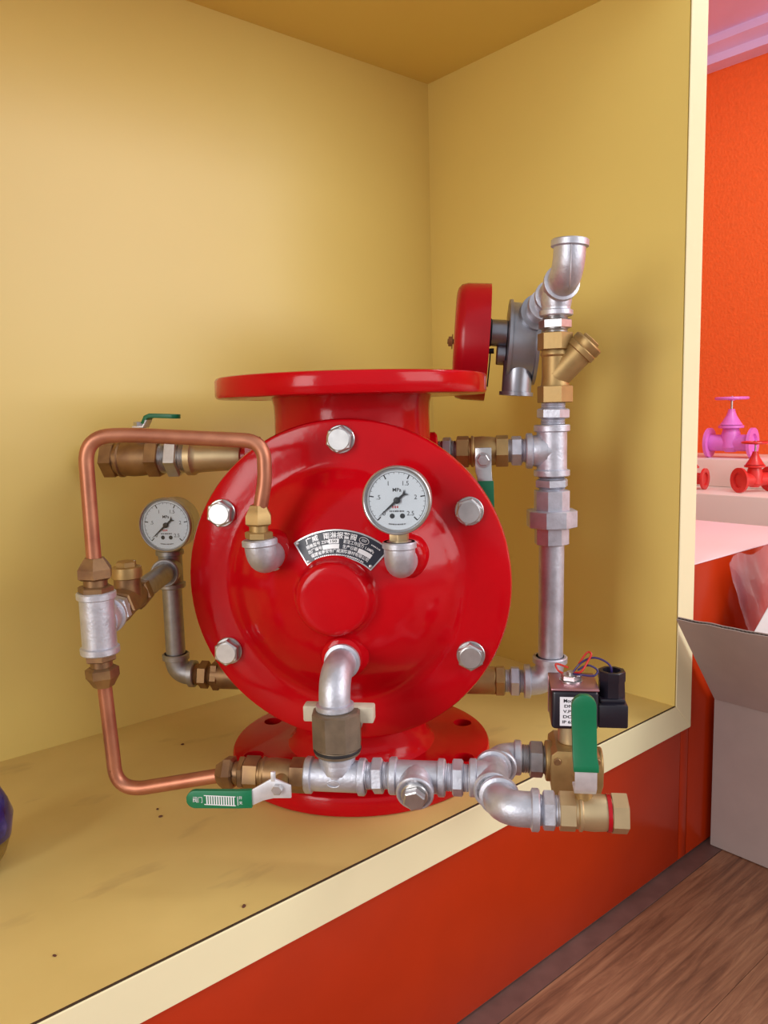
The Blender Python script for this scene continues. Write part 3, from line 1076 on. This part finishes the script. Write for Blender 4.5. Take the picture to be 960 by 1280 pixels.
# plug connector
b = MB()
b.box((.2185, -.166, .1045), (.2420, -.134, .1240))
b.box((.2200, -.162, .1235), (.2405, -.138, .1275))
b.build('connector', M['coil'], sv, smooth=30, bevel=.0014)
b = MB()
b.lathe((.2310, -.150, .1240), (0, 0, 1), [(0, .0112), (.015, .0106), (.0165, .0112), (.0235, .0112), (.0240, .0105), (.0240, .0075), (.012, .007)], 8, rot=.39)
b.build('cable_gland', M['coil'], sv, smooth=28)
wires = [
    ([(.1930, -.147, .1370), (.1880, -.150, .1440), (.1870, -.146, .1480), (.1960, -.152, .1470)], 'wire_red'),
    ([(.2000, -.150, .1390), (.2060, -.156, .1450), (.2120, -.150, .1520), (.2150, -.147, .1570), (.2120, -.143, .1570), (.2050, -.148, .1490)], 'wire_red'),
    ([(.2000, -.150, .1390), (.2060, -.150, .1500), (.2150, -.146, .1535), (.2230, -.148, .1530), (.2300, -.150, .1480), (.2310, -.150, .1380)], 'wire_blue'),
    ([(.2000, -.153, .1390), (.2060, -.158, .1430), (.2160, -.158, .1425), (.2190, -.154, .1460), (.2120, -.150, .1485), (.2040, -.149, .1440)], 'wire_blue'),
]


def smooth_path(p, n=7):
    p = [V(q) for q in p]
    out = []
    for i in range(len(p) - 1):
        p0, p1, p2, p3 = p[max(i - 1, 0)], p[i], p[i + 1], p[min(i + 2, len(p) - 1)]
        for k in range(n):
            t = k / n
            out.append(0.5 * ((2 * p1) + (p2 - p0) * t + (2 * p0 - 5 * p1 + 4 * p2 - p3) * t * t + (3 * p1 - p0 - 3 * p2 + p3) * t ** 3))
    out.append(p[-1])
    return out


for p, mm in wires:
    p = [(q[0], q[1], q[2] + (.006 if q[2] < .1400 and q[0] < .22 else .003)) for q in p]
    MB().sweep(smooth_path(p), .00085, 8).build('wire', M[mm], sv)

# ---- front left: brass ball valve, green lever, copper loop ---------
LZ = .0708
bv = valve_barrel((-.0660, RY, LZ), (-.0150, RY, LZ), .0128, BR, rot=.2).build('ball_valve', M['old_brass'], DV, smooth=28)
MB().cyl((-.0330, RY, LZ), (-.0330, -.2300, .0725), .0058, seg=20).build('stem', M['brass'], bv)
lever([(-.0190, -.2330, .0740), (-.0330, -.2330, .0765), (-.0410, -.2345, .0735), (-.0500, -.2360, .0690), (-.0540, -.2365, .0688)], [.010, .0165, .0135, .0125, .0125], .0022, (0, 0, 1), 'lever', M['white_steel'], bv, True, .0005)
lever([(-.0490, -.2365, .0690), (-.0600, -.2368, .0682), (-.0850, -.2368, .0672), (-.0945, -.2368, .0668)], .0142, .0046, (0, 0, 1), 'grip', M['green'], bv, True, .0012)
MB().hex((-.0290, -.2340, .0768), (-.0290, -.2385, .0768), .0042).build('lever_nut', M['steel'], bv, smooth=28)
MB().box((-.0345, -.2345, .0820), (-.0310, -.2318, .0895)).build('lever_stop', M['white_steel'], bv, smooth=30, bevel=.0005)
tx = MB()
fy = -.2368 - .0024
for i in range(12):
    x = -.0850 + i * .00195
    tx.box((x, fy - .0002, .0640), (x + .00095, fy, .0704))
tx.box((-.0868, fy - .0002, .0705), (-.0615, fy, .0711))
tx.box((-.0868, fy - .0002, .0633), (-.0615, fy, .0639))
add_text(tx, '阀门', .0052, lambda x, y: V((-.0920 + x, fy - .0002, .0668 + y)), width=.0075)
add_text(tx, '开', .0030, lambda x, y: V((-.0575 + x, fy - .0002, .0700 + y)))
add_text(tx, '关', .0030, lambda x, y: V((-.0575 + x, fy - .0002, .0660 + y)))
tx.box((-.0600, fy - .0002, .0640), (-.0596, fy, .0712))
tx.build('grip_print', M['label_white'], bv, smooth=0)

tube_nut((-.0655, RY, LZ), (-.0900, RY, LZ - .0008), .0140, .2)
# lower copper tube
lx = -.1850
b = MB()
low = fillet([(-.0760, RY, LZ - .0005), (-.1560, RY - .001, .0545), (-.1795, -.200, .0530), (-.1800, -.200, .0760), (lx + .0012, -.200, .1500)], [.004, .020, .006], 10)
b.sweep(low, .0059, 18)
b.build('copper_tube', M['copper'], DV)
tube_nut((lx, -.200, .1705), (lx + .001, -.200, .1420), .0135, .1)
# left tee
LT = V((lx, -.200, .1960))
bd = V((-.0345, .229, 0)).normalized()
pipe_tee(LT, (0, 0, 1), bd, .0258, .0262, .0270, .0138, GV, rc=1.14)
tube_nut((lx, -.200, .2205), (lx + .0003, -.200, .2500), .0145, .4)
# upper copper tube
b = MB()
up = fillet([(lx + .0003, -.200, .2390), (lx - .0005, -.200, .3480), (-.150, -.190, .3480), (-.0790, -.172, .3425), (-.0480, -.168, .3400), (-.0485, -.168, .3080), (-.0555, -.168, .2760)], [.022, .010, .012, .016, .008], 10)
b.sweep(up, .0060, 18)
b.build('copper_tube', M['copper'], DV)
tube_nut((-.0557, -.168, .2600), (-.0552, -.168, .2880), .0118, .25, M['brass'], .0060)
pipe_elbow((-.0540, -.1690, .2420), (0, 1, 0), (-.06, 0, 1), .032, .0180, .0130, GV, rc=1.13, cl=.006, rb=.015)

# check valve towards the back, back tee, gauge, drop pipe
BT = V((-.2195, .029, .1950))


def P(s):
    return LT + bd * s + V((0, 0, -.001 * s / .23))


hex_nipple(P(.027), P(.050), .0150, .0112, rot=.3)
b = MB()
b.hex(P(.050), P(.066), .0150, .2)
b.cyl(P(.064), P(.104), .0125, seg=28)
b.hex(P(.100), P(.114), .0150, .2)
cv = P(.080)
b.cyl(cv, cv + V((0, 0, .0250)), .0120, seg=28)
b.build('check_valve', M['old_brass'], DV, smooth=28)
cvo = [o for o in DV.children if o.name.startswith('check_valve')][0]
b = MB()
b.lathe(cv + V((0, 0, .0205)), (0, 0, 1), [(0, .0120), (.001, .0138), (.006, .0138), (.0105, .0132), (.0112, .0110)], 28)
b.hex(cv + V((0, 0, .031)), cv + V((0, 0, .0365)), .0095, .3)
b.build('cap', M['brass'], cvo, smooth=28)
b = MB()
b.cyl(P(.114), P(.205), .0107, seg=24)
b.build('pipe', M['thread'], DV)
pipe_tee(BT, (0, 0, 1), -bd, .0215, .0215, .0270, .0130, M['thread'], rc=1.18)
b = MB()
b.cyl(BT + V((0, 0, -.02)), (BT.x, BT.y, .0930), .0108, seg=24)
b.build('pipe', M['thread'], DV)
pipe_elbow((BT.x, BT.y, .0745), (0, 0, 1), (1, 0, 0), .0235, .0225, .0125, M['thread'], rc=1.2)
hex_nipple((-.1975, .029, .0740), (-.1760, .029, .0735), .0155, .0120, m=M['old_brass'], rot=.3, frac=.5)
b = MB()
b.cyl((-.1770, .029, .0735), (-.1200, .029, .0730), .0150, seg=28, bev=.001)
b.hex((-.1770, .029, .0735), (-.1680, .029, .0735), .0170, .1)
b.build('bushing', M['old_brass'], DV, smooth=28)


# ---- gauges ----------------------------------------------------------
def gauge(c, R, depth, stem_to, sx):
    """pressure gauge facing -y, c = centre of the dial face"""
    c = V(c)
    b = MB()
    b.lathe(c + V((0, depth, 0)), (0, -1, 0), [(0, R * .80), (.001, R * .93), (.004, R * .95), (depth - .006, R * .95), (depth - .005, R * .99), (depth - .004, R)], 56)
    g = b.build('pressure_gauge', M['steel'], DV, smooth=35)
    b = MB()
    b.lathe(c + V((0, .004, 0)), (0, -1, 0), [(0, R * .99), (.001, R), (.0055, R), (.0068, R * .985), (.0072, R * .955), (.0066, R * .925), (.0030, R * .885), (.0030, R * .86)], 64, caps=False)
    b.build('bezel', M['steel'], g, smooth=50)
    Rd = R * .875
    MB().lathe(c + V((0, .0025, 0)), (0, -1, 0), [(0, Rd), (.0015, Rd)], 56).build('dial', M['white'], g)
    fy2 = c.y + .00085

    def on(x, y):
        return V((c.x + x, fy2, c.z + y))
    t = MB()
    lab = ['0', '.5', '1', '1.5', '2', '2.5']
    for k in range(26):
        an = math.radians(225 - 270 * k / 25)
        big = k % 5 == 0
        r0, r1 = (Rd * (.78 if big else .87)), Rd * .93
        w = Rd * (.020 if big else .006)
        d = V((math.cos(an), 0, math.sin(an)))
        n = V((-d.z, 0, d.x)) * w
        o = V((c.x, fy2, c.z))
        t.add([o + d * r0 - n, o + d * r1 - n, o + d * r1 + n, o + d * r0 + n], [(0, 1, 2, 3)])
        if big:
            q = d * Rd * .62
            add_text(t, lab[k // 5], Rd * .21, lambda x, y, q=q: on(q.x + x, q.z + y))
    arc = []
    for k in range(41):
        an = math.radians(225 - 270 * k / 40)
        arc.append((math.cos(an), math.sin(an)))
    for (a, b2) in zip(arc, arc[1:]):
        t.add([on(a[0] * Rd * .925, a[1] * Rd * .925), on(b2[0] * Rd * .925, b2[1] * Rd * .925), on(b2[0] * Rd * .94, b2[1] * Rd * .94), on(a[0] * Rd * .94, a[1] * Rd * .94)], [(0, 1, 2, 3)])
    add_text(t, 'MPa', Rd * .17, lambda x, y: on(x, y + Rd * .34), weight=Rd * .003)
    for sx_ in (-.17, .17):
        t.add([on(Rd * (sx_ + .085 * math.cos(2 * PI * k / 16)), Rd * (-.52 + .085 * math.sin(2 * PI * k / 16))) for k in range(16)], [tuple(range(16))])
    fine_print(t, lambda x, y: on(x, y - Rd * .36), Rd * .5, Rd * .06, 9)
    fine_print(t, lambda x, y: on(x * (1 - 0.2 * abs(x) / Rd), y - Rd * (.80 - .25 * (x / Rd) ** 2)), Rd * .62, Rd * .05, 14)
    t.build('dial_print', M['ink'], g, smooth=0)
    t = MB()
    fine_print(t, lambda x, y: on(x - Rd * .05, y - Rd * .22), Rd * .22, Rd * .10, 3)
    t.build('dial_mark', M['red_ink'], g, smooth=0)
    # needle at zero
    an = math.radians(221)
    d = V((math.cos(an), 0, math.sin(an)))
    n = V((-d.z, 0, d.x))
    o = V((c.x, c.y - .0006, c.z))
    nb = MB()
    pts = [o + d * Rd * .84, o + n * Rd * .045 + d * Rd * .05, o + n * Rd * .035 - d * Rd * .28, o + n * Rd * .11 - d * Rd * .42, o - d * Rd * .36, o - n * Rd * .11 - d * Rd * .42, o - n * Rd * .035 - d * Rd * .28, o - n * Rd * .045 + d * Rd * .05]
    m_ = len(pts)
    bk = [p + V((0, .0005, 0)) for p in pts]
    nb.add(pts + bk, [(0, 1, 7), (1, 2, 6, 7), (2, 3, 4), (2, 4, 6), (4, 5, 6)] + [(i, (i + 1) % m_, m_ + (i + 1) % m_, m_ + i) for i in range(m_)])
    nb.lathe(o, (0, -1, 0), [(-.001, Rd * .11), (.0008, Rd * .11), (.0012, Rd * .07)], 20)
    nb.build('needle', M['ink'], g, smooth=30)
    MB().lathe(c + V((0, -.0020, 0)), (0, -1, 0), [(0, R * .90), (.0006, R * .90)], 56).build('glass', M['glass'], g)
    b = MB()
    sc_ = V((sx, stem_to[1], 0))
    z0, z1 = stem_to[2], c.z - R * .9
    b.cyl((stem_to[0], sc_.y, z0), (sx, sc_.y, z1 + .004), .0070, seg=20)
    zm = z0 + (z1 - z0) * .30
    b.box((sx - .0072, sc_.y - .0068, zm), (sx + .0072, sc_.y + .0068, z1 + .003))
    b.build('stem', M['pale_brass'], g, smooth=30, bevel=.0006)
    return g


gauge((.0605, -.1740, .2915), .0277, .026, (.0610, -.1640, .2540), .0605)
pipe_elbow((.0605, -.1640, .2370), (0, 1, 0), (0, 0, 1), .030, .0200, .0128, GV, rc=1.10, cl=.0062, rb=.0145)
gauge((-.2105, .0020, .2475), .0296, .030, (BT.x, .0220, .2150), -.2150)

# ---- upper left drain valve -------------------------------------------
UZ, UY = .3188, .010
bv = valve_barrel((-.2775, UY, UZ), (-.2130, UY, UZ), .0188, BR, rot=.15, he=.22).build('ball_valve', M['old_brass'], DV, smooth=28)
MB().cyl((-.2360, UY, UZ + .015), (-.2360, UY, .3520), .0062, seg=20).build('stem', M['white_steel'], bv)
lever([(-.2420, UY, .3525), (-.2300, UY, .3525), (-.2260, UY, .3600)], .0150, .0022, (0, 1, 0), 'lever', M['white_steel'], bv, False, .0005)
lever([(-.2300, UY, .3555), (-.2265, UY, .3625), (-.2220, UY, .3640), (-.2060, UY, .3632), (-.1985, UY, .3628)], .0150, .0046, (0, 1, 0), 'grip', M['green'], bv, True, .0010)
MB().hex((-.2370, UY, .3520), (-.2370, UY, .3580), .0060).build('lever_nut', M['steel'], bv, smooth=28)
hex_nipple((-.2120, UY, UZ), (-.1830, UY, UZ), .0205, .0165, m=M['steel'], rot=.2, frac=.5, pos=.45)
b = MB()
b.lathe((-.1850, UY, UZ), (1, 0, 0), [(0, .0160), (.001, .0190), (.0075, .0190), (.010, .0168), (.014, .0160), (.055, .0138), (.060, .0125), (.061, .0110)], 36)
b.build('reducer', M['pale_brass'], DV, smooth=35)
b = MB()
b.cyl((-.1260, UY, UZ), (-.0840, UY, UZ), .0105, seg=24)
b.hex((-.1180, UY, UZ), (-.1040, UY, UZ), .0205, .4)
b.build('bushing', M['gong_red'], DV, smooth=28)

# ---- right hand side trim -----------------------------------------------
RX, RYv, HZ = .1965, .040, .3185
hex_nipple((.0780, RYv, HZ), (.0985, RYv, HZ), .0160, .0120, m=M['thread'], rot=.2)
bv = valve_barrel((.0985, RYv, HZ), (.1520, RYv, HZ), .0155, BR, rot=.2).build('ball_valve', BR, DV, smooth=28)
MB().cyl((.1255, RYv, .3150), (.1265, .0120, .3120), .0060, seg=20).build('stem', M['steel'], bv)
lever([(.1265, .0140, .3235), (.1265, .0140, .3000), (.1278, .0120, .2930), (.1285, .0110, .2850)], [.0165, .0165, .0150, .0150], .0024, (1, 0, 0), 'lever', M['steel'], bv, False, .0006)
lever([(.1285, .0110, .2900), (.1290, .0105, .2700), (.1290, .0105, .2400)], .0165, .0050, (1, 0, 0), 'grip', M['green'], bv, True, .0012)
b = MB()
b.cyl((.1265, .0130, .3110), (.1265, .0118, .3110), .0080, seg=20)
b.hex((.1265, .0128, .3110), (.1265, .0080, .3110), .0062)
b.cyl((.1265, .0080, .3110), (.1265, .0068, .3110), .0030, seg=14)
b.build('lever_nut', M['steel'], bv, smooth=28)
hex_nipple((.1515, RYv, HZ), (.1740, RYv, HZ), .0158, .0124, rot=.2, frac=.5, pos=.4)
pipe_tee((RX, RYv, HZ - .0005), (0, 0, 1), (-1, 0, 0), .0265, .0265, .0265, .0155, GV, rc=1.19, cl=.0075)
# below: nipple, union, pipe, elbow
hex_nipple((RX, RYv, .2930), (RX, RYv, .2755), .0175, .0135, rot=.2, frac=.52, pos=.5)
b = MB()
b.hex((RX, RYv, .2770), (RX, RYv, .2550), .0185, rot=.26, ch=.05, sides=8)
b.hex((RX, RYv, .2565), (RX, RYv, .2385), .0265, rot=.26, ch=.05, sides=8)
b.hex((RX, RYv, .2390), (RX, RYv, .2200), .0180, rot=.26, ch=.08, sides=8)
b.build('pipe_union', GV, DV, smooth=25)
b = MB()
b.cyl((RX, RYv, .2250), (RX - .001, RYv, .0850), .0131, seg=32)
b.build('pipe', GV, DV)
pipe_elbow((RX - .0015, RYv, .0705), (0, 0, 1), (-1, 0, 0), .0285, .0275, .0150, GV, rc=1.22)
hex_nipple((.1690, RYv, .0705), (.1470, RYv, .0705), .0165, .0125, rot=.2)
b = MB()
b.hex((.1475, RYv, .0705), (.1370, RYv, .0705), .0170, .2)
b.cyl((.1375, RYv, .0705), (.0850, RYv, .0705), .0150, seg=28, bev=.001)
b.build('bushing', BR, DV, smooth=28)
# above: nipple, Y strainer, nipple
hex_nipple((RX + .001, RYv, .3440), (RX + .0015, RYv, .3680), .0165, .0125, rot=.35, frac=.42)
sx0 = RX + .003
b = MB()
b.hex((sx0, RYv, .3670), (sx0, RYv, .3840), .0180, rot=.3, ch=.06)
b.lathe((sx0, RYv, .3830), (0, 0, 1), [(0, .0150), (.003, .0140), (.010, .0132), (.030, .0132), (.032, .0145), (.034, .0145), (.036, .0135), (.038, .0130)], 30)
b.hex((sx0, RYv, .4200), (sx0, RYv, .4370), .0178, rot=.3, ch=.06)
ya, yd = V((sx0 + .001, RYv, .3930)), V((.70, -.10, .72)).normalized()
b.cyl(ya, ya + yd * .034, .0140, seg=30)
ys = b.build('strainer', BR, DV, smooth=28)
b = MB()
b.lathe(ya + yd * .032, yd, [(0, .0140), (.001, .0158), (.006, .0158), (.007, .0150), (.009, .0158), (.014, .0158), (.0155, .0145), (.0155, .010)], 30)
b.hex(ya + yd * .047, ya + yd * .051, .0105)
b.build('strainer_cap', BR, ys, smooth=28)
hex_nipple((sx0, RYv, .4370), (sx0, RYv, .4560), .0165, .0130, rot=.3, frac=.5, pos=.45, m=M['steel'])
# tee whose run points to and from the alarm bell, elbow up
E1 = V((.2080, -.012, .4870))
MO = V((.1800, .118, .4560))
run = (MO - E1).normalized()
TT = V((sx0 + .001, RYv, .4800))
pipe_tee(TT, run, (0, 0, -1), .0225, .0225, .0265, .0142, GV, rc=1.19)
pipe_elbow(E1 + V((.0, .004, 0)), run, (.05, 0, 1), .0265, .0310, .0150, GV, rc=1.18, rb=.020)
b = MB()
b.sweep(fillet([E1 + V((.0016, .0195, -.0150)), E1 + V((.0, -.0118, -.0115)), E1 + V((.0015, -.0115, .024))], .014, 8), .0006, 6)
b.build('casting_seam', GV, DV)
b = MB()
b.cyl(TT + run * .020, TT + run * .075, .0120, seg=28)
b.lathe(TT + run * .040, run, [(0, .0135), (.001, .0172), (.009, .0172), (.010, .0150), (.036, .0142)], 30)
b.build('motor_inlet', GV, DV, smooth=35)

# ---- water motor alarm bell ------------------------------------------------
ax = V((1, .045, -.075)).normalized()
GC = V((.1120, .140, .4392))
mc = V((.1690, .140, .4370))
b = MB()
b.lathe(mc - ax * .0165, ax, [(0, .040), (.0005, .0475), (.004, .0475), (.0045, .0445), (.030, .0430), (.0305, .0475), (.034, .0475), (.0345, .040)], 48)
up_ = V((.075, 0, 1)).normalized()
b.lathe(mc - up_ * .022 - V((.002, .016, 0)), -up_, [(0, .0165), (.034, .0165), (.0345, .0190), (.0385, .0190), (.0385, .0150), (.030, .014)], 32)
b.lathe(TT + run * .062, run, [(0, .0150), (.001, .0205), (.009, .0210), (.012, .0190), (.045, .0200)], 32)
bell = b.build('alarm_motor', M['cast'], DV, smooth=32)
b = MB()
b.cyl(mc - ax * .0165 + up_ * .0085 - V((0, .010, 0)), mc - ax * .0350 + up_ * .0085 - V((0, .010, 0)), .0150, seg=28, bev=.001)
b.cyl(mc - ax * .0165 - up_ * .0150 - V((0, .008, 0)), mc - ax * .0270 - up_ * .0150 - V((0, .008, 0)), .0120, seg=24, bev=.001)
b.build('shaft_housing', M['cast'], bell)
b = MB()
q0 = mc - ax * .0345 + up_ * .0085 - V((0, .010, 0))
b.lathe(q0, -ax, [(0, .0150), (.002, .0168), (.0065, .0168), (.008, .014)], 28)
b.build('seal_ring', M['rubber'], bell)
b = MB()
w0 = mc - ax * .034 - up_ * .012 - V((0, .012, 0))
b.sweep([w0, w0 - up_ * .010, w0 - up_ * .040 - V((.001, 0, 0))], .0008, 8)
b.lathe(w0 + V((.004, 0, 0)), (-1, 0, 0), [(0, .003), (.007, .003)], 12)
b.build('striker_wire', M['rubber'], bell)
b = MB()
g0 = GC + ax * .0190
b.lathe(g0, -ax, [(0, .0640), (0, .0662), (.026, .0658), (.033, .0640), (.0365, .0600), (.0380, .055), (.0385, .048), (.0385, .001)], 64, caps=False)
b.lathe(g0, -ax, [(0, .0640), (.033, .058), (.035, .002)], 64, caps=False)
gong = b.build('gong', M['gong_red'], DV, smooth=40)
b = MB()
g1 = GC - ax * .021
b.cyl(g1 + ax * .045, g1 - ax * .006, .0030, seg=14)
b.hex(g1, g1 - ax * .0050, .0062)
b.lathe(g1, -ax, [(0, .0085), (.001, .0085)], 20)
b.build('gong_bolt', M['rust'], gong, smooth=28)
